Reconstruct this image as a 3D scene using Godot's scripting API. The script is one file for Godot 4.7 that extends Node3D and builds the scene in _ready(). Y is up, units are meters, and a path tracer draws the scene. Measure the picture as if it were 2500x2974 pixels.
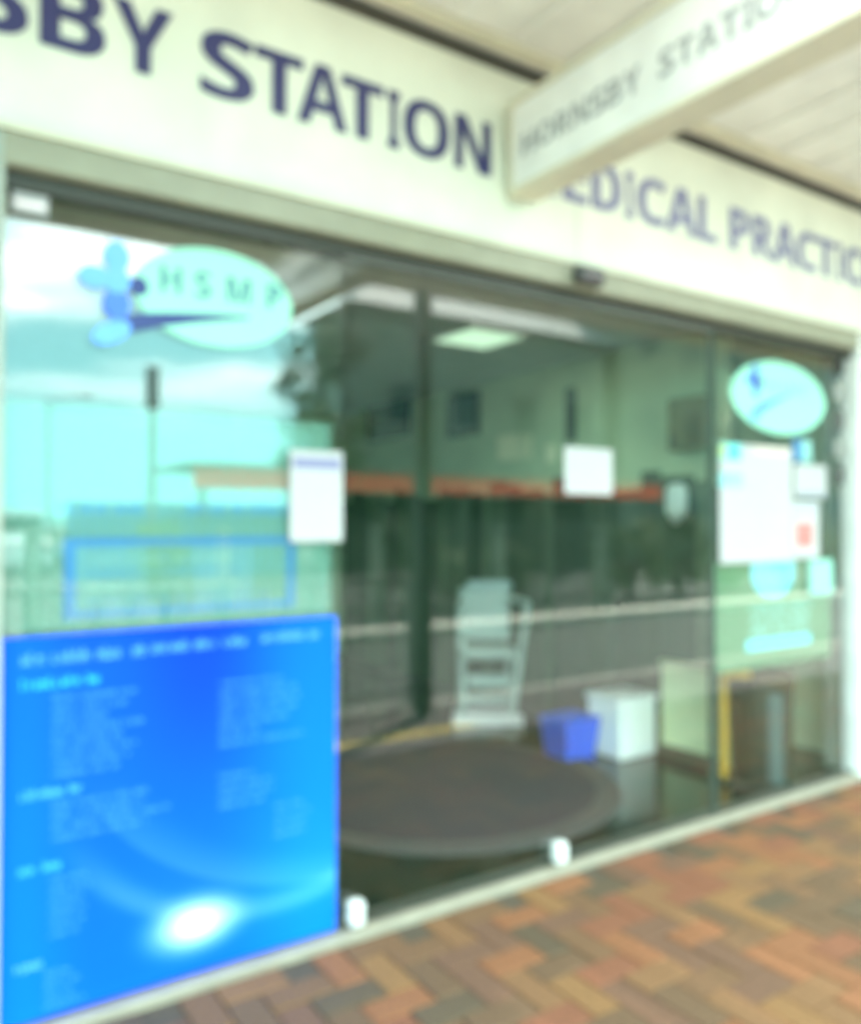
extends Node3D

const EXPOSURE := 6.5
const FILL_SPAN := Vector2(1.1, 5.7)  # x span of the added translucent roof sheets
const FOCAL := 28.25
const APERTURE_MM := 4.2
var rng := RandomNumberGenerator.new()
var M := {}
var noise_fine: Texture2D
var noise_soft: Texture2D
var noise_bump: Texture2D


# ------------------------------------------------------------------ helpers
func lin(r: float, g: float, b: float, a := 1.0) -> Color:
	var c := Color(r, g, b).linear_to_srgb()
	c.a = a
	return c


func mat(r: float, g: float, b: float, rough := 0.6, spec := 0.5, tex: Texture2D = null, size := 1.0) -> StandardMaterial3D:
	var m := StandardMaterial3D.new()
	m.albedo_color = lin(r, g, b)
	m.roughness = rough
	m.metallic_specular = spec
	if tex:
		m.albedo_texture = tex
		m.uv1_triplanar = true
		m.uv1_world_triplanar = true
		m.uv1_scale = Vector3.ONE / size
	return m


func noise_tex(low: float, high: float, freq: float, seed_: int, octaves := 4) -> Texture2D:
	var n := FastNoiseLite.new()
	n.noise_type = FastNoiseLite.TYPE_SIMPLEX_SMOOTH
	n.seed = seed_
	n.frequency = freq
	n.fractal_octaves = octaves
	var im := n.get_seamless_image(256, 256)
	im.convert(Image.FORMAT_RGB8)
	var out := Image.create(256, 256, false, Image.FORMAT_RGB8)
	for y in 256:
		for x in 256:
			var v := lerpf(low, high, im.get_pixel(x, y).r)
			out.set_pixel(x, y, Color(v, v, v))
	return ImageTexture.create_from_image(out)


func start() -> SurfaceTool:
	var st := SurfaceTool.new()
	st.begin(Mesh.PRIMITIVE_TRIANGLES)
	return st


# a flat convex polygon, turned to face towards «out»
func poly(st: SurfaceTool, pts: Array, out: Vector3, uvs: Array = []) -> void:
	var n := Vector3.ZERO
	for i in pts.size():
		var a: Vector3 = pts[i]
		var b: Vector3 = pts[(i + 1) % pts.size()]
		n += a.cross(b)
	n = n.normalized()
	var p := pts.duplicate()
	var t := uvs.duplicate()
	if n.dot(out) < 0:
		n = -n
		p.reverse()
		t.reverse()
	for i in range(1, p.size() - 1):
		for k in [0, i + 1, i]:
			st.set_normal(n)
			if t.size():
				st.set_uv(t[k])
			st.add_vertex(p[k])


func box(st: SurfaceTool, c: Vector3, s: Vector3, b := 0.0, turn := Basis()) -> void:
	var h := s / 2.0
	b = minf(b, minf(h.x, minf(h.y, h.z)) * 0.9)
	for ax in 3:
		var u := (ax + 1) % 3
		var v := (ax + 2) % 3
		for sg in [-1.0, 1.0]:
			var pts := []
			for q in [[-1, -1], [1, -1], [1, 1], [-1, 1]]:
				var p := Vector3.ZERO
				p[ax] = sg * h[ax]
				p[u] = q[0] * (h[u] - b)
				p[v] = q[1] * (h[v] - b)
				pts.append(c + turn * p)
			var o := Vector3.ZERO
			o[ax] = sg
			poly(st, pts, turn * o)
	if b <= 0.0:
		return
	for ax in 3:
		var u := (ax + 1) % 3
		var v := (ax + 2) % 3
		for su in [-1.0, 1.0]:
			for sv in [-1.0, 1.0]:
				var pts := []
				for q in [[-1, 0], [1, 0], [1, 1], [-1, 1]]:
					var p := Vector3.ZERO
					p[ax] = q[0] * (h[ax] - b)
					p[u] = su * (h[u] - (b if q[1] else 0.0))
					p[v] = sv * (h[v] - (0.0 if q[1] else b))
					pts.append(c + turn * p)
				var o := Vector3.ZERO
				o[u] = su
				o[v] = sv
				poly(st, pts, turn * o)
	for sx in [-1.0, 1.0]:
		for sy in [-1.0, 1.0]:
			for sz in [-1.0, 1.0]:
				var k := Vector3(sx, sy, sz)
				var pts := []
				for ax in 3:
					var p := Vector3(sx * (h.x - b), sy * (h.y - b), sz * (h.z - b))
					p[ax] = k[ax] * h[ax]
					pts.append(c + turn * p)
				poly(st, pts, turn * k)


# box between two corners
func bx(st: SurfaceTool, a: Vector3, z: Vector3, b := 0.0) -> void:
	box(st, (a + z) / 2.0, (z - a).abs(), b)


func tube(st: SurfaceTool, a: Vector3, b: Vector3, r0: float, r1: float, n := 12, caps := true) -> void:
	var d := (b - a).normalized()
	var u := d.cross(Vector3.UP if absf(d.y) < 0.9 else Vector3.RIGHT).normalized()
	var v := d.cross(u)
	for i in n:
		var t0 := TAU * i / n
		var t1 := TAU * (i + 1) / n
		var e0 := u * cos(t0) + v * sin(t0)
		var e1 := u * cos(t1) + v * sin(t1)
		var q := [a + e0 * r0, b + e0 * r1, b + e1 * r1, a + e1 * r0]
		var nn := [e0, e0, e1, e1]
		var order := [0, 1, 2, 0, 2, 3]
		var cr: Vector3 = (q[1] - q[0]).cross(q[2] - q[0])
		if cr.dot(e0 + e1) > 0:
			order = [0, 2, 1, 0, 3, 2]
		for k in order:
			st.set_normal(nn[k])
			st.add_vertex(q[k])
	if caps:
		for e in [[a, r0, -d], [b, r1, d]]:
			if e[1] > 0.0005:
				var ring := []
				for i in n:
					var t := TAU * i / n
					ring.append(e[0] + (u * cos(t) + v * sin(t)) * e[1])
				poly(st, ring, e[2])


# an outline in the x-y plane with thickness along z
func prism(st: SurfaceTool, outline: Array, z0: float, z1: float) -> void:
	var pts := PackedVector2Array(outline)
	var tri := Geometry2D.triangulate_polygon(pts)
	for i in range(0, tri.size(), 3):
		for e in [[z0, -1.0], [z1, 1.0]]:
			var a := []
			for k in 3:
				var p: Vector2 = pts[tri[i + k]]
				a.append(Vector3(p.x, p.y, e[0]))
			poly(st, a, Vector3(0, 0, e[1]))
	var ccw := not Geometry2D.is_polygon_clockwise(pts)
	for i in pts.size():
		var p := pts[i]
		var q := pts[(i + 1) % pts.size()]
		var o := Vector2(q.y - p.y, p.x - q.x) * (1.0 if ccw else -1.0)
		poly(st, [Vector3(p.x, p.y, z0), Vector3(q.x, q.y, z0), Vector3(q.x, q.y, z1), Vector3(p.x, p.y, z1)], Vector3(o.x, o.y, 0))


func obj(called: String, st: SurfaceTool, m: Material, parent: Node = null) -> MeshInstance3D:
	var o := MeshInstance3D.new()
	o.name = called
	o.mesh = st.commit()
	o.material_override = m
	(parent if parent else self).add_child(o, true)
	return o


func part(called: String, mesh: Mesh, m: Material, parent: Node = null) -> MeshInstance3D:
	var o := MeshInstance3D.new()
	o.name = called
	o.mesh = mesh
	o.material_override = m
	(parent if parent else self).add_child(o, true)
	return o


func tag(o: Node, label: String, category: String, group := "") -> Node:
	o.set_meta("label", label)
	o.set_meta("category", category)
	if group:
		o.set_meta("group", group)
	return o


func struct(o: Node) -> Node:
	o.set_meta("kind", "structure")
	return o


func thing(called: String, label: String, category: String, at := Vector3.ZERO, group := "") -> Node3D:
	var o := Node3D.new()
	o.name = called
	o.position = at
	add_child(o, true)
	tag(o, label, category, group)
	return o


func bxo(called: String, a: Vector3, z: Vector3, m: Material, parent: Node = null, b := 0.0) -> MeshInstance3D:
	var st := start()
	bx(st, a, z, b)
	return obj(called, st, m, parent)


# a thin upright sheet facing +z whose front carries a texture; corner at its lower left
func sheet(called: String, w: float, h: float, t: float, m: Material, parent: Node = null) -> MeshInstance3D:
	var st := start()
	poly(st, [Vector3(0, 0, t), Vector3(w, 0, t), Vector3(w, h, t), Vector3(0, h, t)], Vector3.BACK, [Vector2(0, 1), Vector2(1, 1), Vector2(1, 0), Vector2(0, 0)])
	poly(st, [Vector3(0, 0, 0), Vector3(w, 0, 0), Vector3(w, h, 0), Vector3(0, h, 0)], Vector3.FORWARD, [Vector2(0, 1), Vector2(1, 1), Vector2(1, 0), Vector2(0, 0)])
	for e in [[Vector3(0, 0, 0), Vector3(w, 0, 0), Vector3.DOWN], [Vector3(0, h, 0), Vector3(w, h, 0), Vector3.UP], [Vector3(0, 0, 0), Vector3(0, h, 0), Vector3.LEFT], [Vector3(w, 0, 0), Vector3(w, h, 0), Vector3.RIGHT]]:
		var d := Vector3(0, 0, t)
		poly(st, [e[0], e[1], e[1] + d, e[0] + d], e[2], [Vector2(0, 0), Vector2(0, 0), Vector2(0, 0), Vector2(0, 0)])
	return obj(called, st, m, parent)


func ellipse(c: Vector2, a: float, b: float, n := 40, turn := 0.0) -> Array:
	var out := []
	for i in n:
		var t := TAU * i / n
		out.append(c + Vector2(a * cos(t), b * sin(t)).rotated(turn))
	return out


# rows of marks that read as small print
func print_line(im: Image, x0: float, y0: float, x1: float, h: float, c: Color, slack := 0.0) -> void:
	var x := x0
	var word := rng.randi_range(3, 9)
	var w := h * 0.5
	while x < x1:
		if word <= 0:
			word = rng.randi_range(3, 9)
			x += w * 1.1
			continue
		word -= 1
		var s := maxf(1.0, h * 0.16)
		var tall := h if rng.randf() < 0.35 else h * 0.72
		im.fill_rect(Rect2i(int(x), int(y0 + h - tall), maxi(1, int(s)), int(tall)), c)
		if rng.randf() < 0.7:
			im.fill_rect(Rect2i(int(x + w * 0.6), int(y0 + h * 0.28), maxi(1, int(s)), int(h * 0.72)), c)
		if rng.randf() < 0.7:
			im.fill_rect(Rect2i(int(x), int(y0 + h * rng.randf_range(0.25, 0.9)), int(w * 0.7), maxi(1, int(s))), c)
		x += w * 1.15


func glyph(ch: String, bold: bool, depth: float) -> TextMesh:
	var t := TextMesh.new()
	var f := SystemFont.new()
	f.font_names = PackedStringArray(["Droid Sans"])
	f.font_weight = 700 if bold else 400
	t.font = f
	t.font_size = 64
	t.pixel_size = 0.01
	t.depth = depth
	t.curve_step = 1.0
	t.text = ch
	return t


# a letter whose outline spans x0..x1 and stands on «base» with capitals «cap» high
func letter(ch: String, x0: float, x1: float, base: float, cap: float, z: float, m: Material, parent: Node, bold := true, depth := 0.006) -> MeshInstance3D:
	var g := glyph(ch, bold, depth)
	var ref := glyph("H", bold, depth).get_aabb()
	var b := g.get_aabb()
	var o := part("letter", g, m, parent)
	var sx := (x1 - x0) / b.size.x
	var sy := cap / ref.size.y
	o.scale = Vector3(sx, sy, 1)
	o.position = Vector3(x0 - b.position.x * sx, base - ref.position.y * sy, z)
	return o


# ------------------------------------------------------------------ scene
func _ready() -> void:
	rng.seed = 20417
	make_camera_and_light()
	make_materials()
	make_setting()
	make_shopfront()
	make_fascia()
	make_awning()
	make_interior()
	make_window_graphics()
	make_street()


func make_camera_and_light() -> void:
	var cam := Camera3D.new()
	cam.name = "camera"
	cam.position = Vector3(0, 1.5, 2.6906)
	cam.rotation_order = EULER_ORDER_YXZ
	cam.rotation = Vector3(deg_to_rad(0.907), deg_to_rad(-33.9117), 0)
	cam.fov = 63.57
	cam.near = 0.05
	cam.far = 400.0
	# the photograph is soft all over: the lens is focused far too close
	var lens := CameraAttributesPhysical.new()
	lens.frustum_focal_length = FOCAL
	lens.frustum_focus_distance = 0.25
	lens.exposure_aperture = FOCAL / APERTURE_MM
	lens.frustum_near = 0.05
	lens.frustum_far = 400.0
	cam.attributes = lens
	cam.keep_aspect = Camera3D.KEEP_HEIGHT
	add_child(cam)
	cam.fov = 63.57
	cam.make_current()
	print("fov ", cam.fov, " far ", cam.far)

	var n := FastNoiseLite.new()
	n.seed = 11
	n.noise_type = FastNoiseLite.TYPE_SIMPLEX_SMOOTH
	n.frequency = 1.0
	n.fractal_octaves = 5
	var cover := Image.create(1024, 512, false, Image.FORMAT_RGBAF)
	for y in 512:
		var el := PI / 2 - PI * (y + 0.5) / 512.0
		for x in 1024:
			var az := TAU * (x + 0.5) / 1024.0
			var d := Vector3(cos(el) * sin(az), sin(el), cos(el) * cos(az))
			var p := d / maxf(0.12, d.y + 0.25) if d.y > 0 else Vector3.ZERO
			var v := n.get_noise_3d(p.x * 0.55, 5.18 + d.y * 8.0, p.z * 0.55) + 0.25 * n.get_noise_3d(p.x * 2.2, 9.1 + d.y * 26.0, p.z * 2.2)
			var a := 0.95 * smoothstep(-0.2, 0.3, v) * smoothstep(0.08, 0.24, d.y)
			cover.set_pixel(x, y, Color(1, 1, 1, a))
	var sm := ProceduralSkyMaterial.new()
	sm.sky_top_color = lin(0.42, 0.70, 0.84)
	sm.sky_horizon_color = lin(0.30, 0.88, 0.86)
	sm.sky_curve = 0.45
	sm.ground_bottom_color = lin(0.25, 0.25, 0.22)
	sm.ground_horizon_color = lin(0.45, 0.5, 0.5)
	sm.sky_cover = ImageTexture.create_from_image(cover)
	sm.sky_cover_modulate = Color(1.12, 1.09, 1.03)
	sm.sky_energy_multiplier = 0.98
	var sky := Sky.new()
	sky.sky_material = sm
	var env := Environment.new()
	env.background_mode = Environment.BG_SKY
	env.sky = sky
	env.tonemap_mode = Environment.TONE_MAPPER_LINEAR
	env.tonemap_exposure = EXPOSURE
	env.sdfgi_enabled = true
	env.ssao_enabled = true
	env.ssil_enabled = true
	var we := WorldEnvironment.new()
	we.name = "world_environment"
	we.environment = env
	add_child(we)

	var sun := DirectionalLight3D.new()
	sun.name = "sun"
	sun.light_energy = 1.6
	sun.light_color = Color(1.0, 0.96, 0.9)
	sun.light_angular_distance = 0.5
	sun.shadow_enabled = true
	sun.sky_mode = DirectionalLight3D.SKY_MODE_LIGHT_ONLY
	var el := deg_to_rad(66)
	var az := deg_to_rad(58)
	var to := Vector3(sin(az) * cos(el), sin(el), cos(az) * cos(el))
	sun.look_at_from_position(to * 50, Vector3.ZERO)
	add_child(sun)


func make_materials() -> void:
	noise_fine = noise_tex(0.72, 1.0, 0.05, 3, 5)
	noise_soft = noise_tex(0.93, 1.0, 0.012, 5, 4)
	noise_bump = noise_tex(0.0, 1.0, 0.09, 9, 3)
	M.fascia = mat(0.80, 0.83, 0.70, 0.45, 0.4, noise_soft, 1.7)
	M.ink = mat(0.035, 0.035, 0.13, 0.4)
	M.ink_glare = mat(0.21, 0.21, 0.36, 0.5)  # letter ink lightened to paint in veiling glare towards the right
	M.ink_grey = mat(0.38, 0.39, 0.40, 0.5)
	M.alu = mat(0.31, 0.305, 0.225, 0.42, 0.5, noise_soft, 0.6)
	M.dark = mat(0.035, 0.036, 0.026, 0.5)
	M.cream = mat(0.74, 0.70, 0.55, 0.5, 0.5, noise_soft, 0.9)
	M.white = mat(0.78, 0.79, 0.76, 0.5, 0.5, noise_soft, 0.8)
	M.pale_wall = mat(0.36, 0.40, 0.34, 0.7, 0.4, noise_soft, 1.3)
	M.soffit = mat(0.90, 0.88, 0.83, 0.55, 0.4, noise_soft, 1.1)
	M.sign_face = mat(0.88, 0.88, 0.85, 0.35, 0.5, noise_soft, 1.0)
	var g := StandardMaterial3D.new()
	g.transparency = BaseMaterial3D.TRANSPARENCY_ALPHA
	g.albedo_color = lin(0.10, 0.30, 0.16, 0.015)
	g.roughness = 0.0
	g.metallic_specular = 0.5
	M.glass = g
	M.paper = mat(0.78, 0.78, 0.80, 0.7, 0.3)
	M.mint = mat(0.30, 0.68, 0.52, 0.5)
	M.asphalt = mat(0.10, 0.11, 0.10, 0.85, 0.4, noise_fine, 0.8)
	M.concrete = mat(0.42, 0.41, 0.37, 0.8, 0.4, noise_fine, 1.2)
	M.slab = mat(0.13, 0.115, 0.115, 0.85, 0.4, noise_fine, 1.1)
	M.galv = mat(0.30, 0.33, 0.32, 0.45)
	M.trunk = mat(0.09, 0.07, 0.05, 0.9)


# ------------------------------------------------------------------ ground
func make_setting() -> void:
	struct(bxo("ground", Vector3(-150, -0.6, -150), Vector3(150, -0.32, 150), mat(0.16, 0.15, 0.11, 0.9, 0.3, noise_fine, 2.0)))
	struct(bxo("road", Vector3(-60, -0.3, 3.16), Vector3(80, -0.13, 7.3), M.asphalt))
	struct(bxo("kerb", Vector3(-60, -0.3, 3.0), Vector3(80, 0.0, 3.156), M.concrete, null, 0.015))
	struct(bxo("far_kerb", Vector3(-60, -0.3, 7.304), Vector3(80, 0.01, 7.75), mat(0.68, 0.67, 0.58, 0.8, 0.4, noise_fine, 1.2), null, 0.02))
	struct(bxo("car_park", Vector3(-60, -0.3, 7.756), Vector3(80, -0.02, 60), mat(0.11, 0.12, 0.11, 0.85, 0.4, noise_fine, 0.9)))
	var walk := Node3D.new()
	walk.name = "footpath"
	add_child(walk)
	struct(walk)
	bxo("bed", Vector3(-12, -0.3, -0.001), Vector3(16, -0.012, 1.968), mat(0.13, 0.105, 0.075, 0.95, 0.3, noise_fine, 0.3), walk)
	make_pavers(walk)
	for k in 14:
		bxo("concrete_slab", Vector3(-12 + 2.0 * k, -0.1, 1.97), Vector3(-12 + 2.0 * k + 1.99, 0.0, 2.994), M.slab, walk, 0.006)
	var st := start()
	bx(st, Vector3(-12, 0.004, 2.16), Vector3(3.75, 0.0065, 2.30))
	var stripe := obj("painted_line", st, mat(0.55, 0.43, 0.14, 0.8, 0.4, noise_fine, 0.5))
	struct(stripe)


func make_pavers(walk: Node3D) -> void:
	var tones := [[0.31, 0.130, 0.058], [0.30, 0.155, 0.062], [0.215, 0.115, 0.057], [0.18, 0.105, 0.056], [0.27, 0.108, 0.056], [0.135, 0.095, 0.056], [0.27, 0.138, 0.062], [0.20, 0.105, 0.062]]
	var weights := [6, 4, 6, 4, 4, 2, 5, 3]
	var bag := []
	var mats := []
	for i in tones.size():
		var t: Array = tones[i]
		var m := mat(t[0], t[1], t[2], 0.85, 0.4, noise_fine, 0.23)
		m.heightmap_enabled = false
		m.normal_enabled = false
		mats.append(m)
		for k in weights[i]:
			bag.append(i)
	var a := 0.115
	var meshes := []
	for v in 4:
		var st := start()
		box(st, Vector3(0, -0.02, 0), Vector3(2 * a - 0.005 - 0.001 * v, 0.04, a - 0.005), 0.004 + 0.001 * (v % 2))
		meshes.append(st.commit())
	var cam_at := Vector3(0, 1.5, 2.6906)
	var yaw := deg_to_rad(33.9117)
	var pick := []
	var rest := []
	for j in range(0, 26):
		for i in range(-105, 140):
			var k := posmod(i - j, 4)
			var c: Vector3
			var turned := false
			if k == 0:
				c = Vector3((i + 1.0) * a, 0, (j + 0.5) * a + 0.055)
			elif k == 3:
				c = Vector3((i + 0.5) * a, 0, (j + 1.0) * a + 0.055)
				turned = true
			else:
				continue
			if c.z > 1.90 or (turned and c.z > 1.84):
				continue
			c.y = rng.randf_range(-0.0025, 0.0025)
			var d := c - cam_at
			var depth := d.x * sin(yaw) - d.z * cos(yaw)
			var seen := false
			if depth > 0.3:
				var u := (d.x * cos(yaw) + d.z * sin(yaw)) / depth
				var v := (-d.y) / depth
				seen = absf(u) < 0.56 and v < 0.66
			var e := [c, turned, [7, 3, 2, 5, 7][rng.randi() % 5] if c.x < 1.75 and rng.randf() < 0.6 else bag[rng.randi() % bag.size()], rng.randi() % 4, Vector3(rng.randf_range(-1, 1), 0, rng.randf_range(-1, 1)) * 0.008, depth]
			if seen:
				pick.append(e)
			elif c.x > -6 and c.x < 12:
				rest.append(e)
	pick.sort_custom(func(p, q): return p[5] < q[5])
	print("pavers in view ", pick.size(), " others ", rest.size())
	for n in pick.size():
		var e: Array = pick[n]
		if n >= 300:
			rest.append(e)
			continue
		var o := part("brick_paver", meshes[e[3]], mats[e[2]], walk)
		o.transform = Transform3D(Basis.from_euler(Vector3(e[4].x, PI / 2 if e[1] else 0.0, e[4].z)), e[0])
	var st := start()
	st.set_color(Color.WHITE)
	for e in rest:
		var t: Array = tones[e[2]]
		st.set_color(Color(t[0], t[1], t[2]))
		var h := Vector3(a, 0, a * 0.5) - Vector3(0.004, 0, 0.004)
		if e[1]:
			h = Vector3(h.z, 0, h.x)
		var c: Vector3 = e[0]
		poly(st, [c + Vector3(-h.x, 0, -h.z), c + Vector3(h.x, 0, -h.z), c + Vector3(h.x, 0, h.z), c + Vector3(-h.x, 0, h.z)], Vector3.UP)
	var m := mat(1, 1, 1, 0.85, 0.4)
	m.vertex_color_use_as_albedo = true
	var o := obj("brick_pavers", st, m, walk)
	o.set_meta("kind", "stuff")


# ------------------------------------------------------------------ shop front
func make_shopfront() -> void:
	var f := thing("shopfront_frame", "beige aluminium frame round the glazed clinic front, with head rail and floor track", "window frame", Vector3(0, 0, 0))
	bxo("head_rail", Vector3(0.30, 2.55, -0.09), Vector3(4.87, 2.66, 0.035), M.alu, f, 0.006)
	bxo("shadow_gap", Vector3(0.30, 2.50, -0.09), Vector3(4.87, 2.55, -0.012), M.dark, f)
	bxo("floor_track", Vector3(0.30, -0.02, -0.016), Vector3(4.87, 0.022, 0.038), mat(0.31, 0.285, 0.22, 0.6, 0.4, noise_soft, 0.5), f, 0.006)
	bxo("track_channel", Vector3(0.30, -0.02, -0.09), Vector3(4.87, 0.026, -0.018), M.dark, f)
	bxo("jamb", Vector3(0.245, -0.02, -0.09), Vector3(0.307, 2.66, 0.03), mat(0.32, 0.35, 0.30, 0.5), f, 0.004)
	bxo("jamb", Vector3(4.872, -0.02, -0.09), Vector3(4.94, 2.66, 0.03), M.white, f, 0.004)
	bxo("gasket", Vector3(3.580, 0.029, -0.065), Vector3(3.590, 2.499, -0.022), mat(0.06, 0.09, 0.07), f, 0.002)
	# panes: each a double glazed unit
	var p := thing("window_pane", "large fixed glass pane behind the bright blue poster", "window", Vector3(0.308, 0.03, 0))
	pane(p, 1.127, 2.468, 0.0)
	p = thing("window_pane", "fixed glass pane at the right end, hung with posters and an oval sticker", "window", Vector3(3.60, 0.03, 0))
	pane(p, 1.268, 2.468, 0.0, 1)
	for k in 2:
		var x0: float = [1.445, 2.475][k]
		var w: float = [1.024, 1.095][k]
		p = thing("sliding_door", ["frameless glass door leaf next to the blue poster", "frameless glass door leaf carrying the white square notice"][k], "glass door", Vector3(x0, 0.03, 0), "sliding glass doors of the clinic")
		pane(p, w, 2.465, -0.004, 1)
		var st := start()
		box(st, Vector3(0.035 if k == 0 else 0.015, 0.045, -0.004), Vector3(0.055, 0.085, 0.05), 0.006)
		obj("guide_block", st, M.white, p)
		bxo("top_rail", Vector3(0.0, 2.4655, -0.055), Vector3(w, 2.4695, -0.02), M.galv, p)
	var s := thing("door_sensor", "small dark door sensor box under the head rail of the sliding doors", "sensor", Vector3(2.61, 2.60, 0.03))
	var q := start()
	box(q, Vector3(0, 0, 0.034), Vector3(0.16, 0.075, 0.055), 0.012)
	obj("housing", q, mat(0.05, 0.05, 0.05, 0.4), s)
	q = start()
	box(q, Vector3(0, -0.012, 0.0625), Vector3(0.09, 0.03, 0.004), 0.001)
	obj("lens", q, mat(0.015, 0.015, 0.02, 0.1), s)
	# piers and wall either side
	var w := thing("shop_wall", "pale rendered pier left of the shop window", "wall")
	bxo("pier", Vector3(-3.0, -0.02, -0.25), Vector3(0.243, 2.66, 0.02), M.pale_wall, w, 0.005)
	w = thing("shop_wall", "pale pier between the clinic window and the shop next door", "wall")
	bxo("pier", Vector3(4.942, -0.02, -0.25), Vector3(5.35, 2.66, 0.04), M.pale_wall, w, 0.005)
	bxo("skirting", Vector3(4.942, -0.01, 0.041), Vector3(5.35, 0.10, 0.055), M.concrete, w)
	w = thing("next_shop_wall", "plain wall of the shop next door, beyond the clinic", "wall")
	bxo("wall", Vector3(5.352, -0.02, -0.25), Vector3(12, 2.66, 0.0), mat(0.55, 0.45, 0.42, 0.7, 0.4, noise_soft, 1.0), w)


func pane(p: Node3D, w: float, h: float, z: float, sheets := 2) -> void:
	for k in sheets:
		var b := BoxMesh.new()
		b.size = Vector3(w, h, 0.006)
		var o := part("glass_sheet", b, M.glass, p)
		o.position = Vector3(w / 2, h / 2, z - 0.030 - 0.018 * k)


func make_fascia() -> void:
	var s := thing("fascia_sign", "long cream fascia board lettered in navy above the shop window", "sign", Vector3(0, 0, 0))
	for e in [[-3.0, 0.10], [0.102, 2.60], [2.602, 5.10], [5.102, 7.6], [7.602, 12.0]]:
		bxo("board", Vector3(e[0], 2.662, -0.25), Vector3(e[1], 3.405, 0.0), M.fascia, s, 0.002)
	bxo("bottom_trim", Vector3(-3.0, 2.648, 0.037), Vector3(12.0, 2.662, 0.05), M.cream, s)
	var rows := [["B", 0.397, 0.584, 0], ["Y", 0.605, 0.793, 0], ["S", 0.205, 0.366, 0], ["N", 0.0, 0.175, 0], ["S", 0.885, 1.072, 0], ["T", 1.078, 1.258, 0], ["A", 1.236, 1.436, 0], ["T", 1.414, 1.59, 0], ["I", 1.612, 1.662, 0], ["O", 1.683, 1.895, 0], ["N", 1.926, 2.108, 0],
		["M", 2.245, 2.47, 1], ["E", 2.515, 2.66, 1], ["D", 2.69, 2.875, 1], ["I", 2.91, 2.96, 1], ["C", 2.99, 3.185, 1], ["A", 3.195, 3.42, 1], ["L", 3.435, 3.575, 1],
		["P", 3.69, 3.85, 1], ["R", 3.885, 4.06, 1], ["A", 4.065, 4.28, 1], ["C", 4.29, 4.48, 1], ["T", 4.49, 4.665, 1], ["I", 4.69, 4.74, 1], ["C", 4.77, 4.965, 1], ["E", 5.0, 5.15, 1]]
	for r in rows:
		letter(r[0], r[1], r[2], 2.945, 0.218, 0.004, M.ink_glare if r[3] else M.ink, s)
	# blade sign across the footpath
	var b := thing("blade_sign", "long hanging white sign box projecting from the fascia over the footpath", "sign", Vector3(2.17, 0, 0))
	bxo("face", Vector3(0.012, 2.895, 0.06), Vector3(0.14, 3.23, 2.56), M.sign_face, b)
	bxo("rim", Vector3(0, 2.87, 0.035), Vector3(0.152, 2.893, 2.6), M.cream, b, 0.003)
	bxo("rim", Vector3(0, 3.232, 0.035), Vector3(0.152, 3.255, 2.6), M.cream, b, 0.003)
	bxo("rim", Vector3(0, 2.894, 0.035), Vector3(0.152, 3.231, 0.058), M.cream, b, 0.003)
	bxo("rim", Vector3(0, 2.894, 2.562), Vector3(0.152, 3.231, 2.6), M.cream, b, 0.003)
	for z in [1.9, 2.4]:
		var st := start()
		tube(st, Vector3(0.076, 3.256, z), Vector3(0.076, 3.47, z), 0.012, 0.012, 10)
		obj("hanger", st, M.galv, b)
	var adv := {"H": 0.1, "O": 0.108, "R": 0.09, "N": 0.105, "S": 0.078, "B": 0.088, "Y": 0.084, "T": 0.082, "A": 0.092, "I": 0.04, "M": 0.125, "E": 0.075, "D": 0.1, "C": 0.085, "L": 0.072, "P": 0.083, " ": 0.05}
	var text := "HORNSBY STATION MEDICAL PRACTICE"
	var z := 0.115
	for ch in text:
		var w: float = adv[ch] * 0.98
		if ch != " ":
			var o := letter(ch, 0, w * 0.86, 0, 0.088, 0, M.ink_grey, b, true, 0.004)
			var p := o.position
			o.rotation.y = -PI / 2
			o.position = Vector3(0.0095, 3.005 + p.y, z + p.x)
		z += w if ch != " " else w * 1.5


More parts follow.
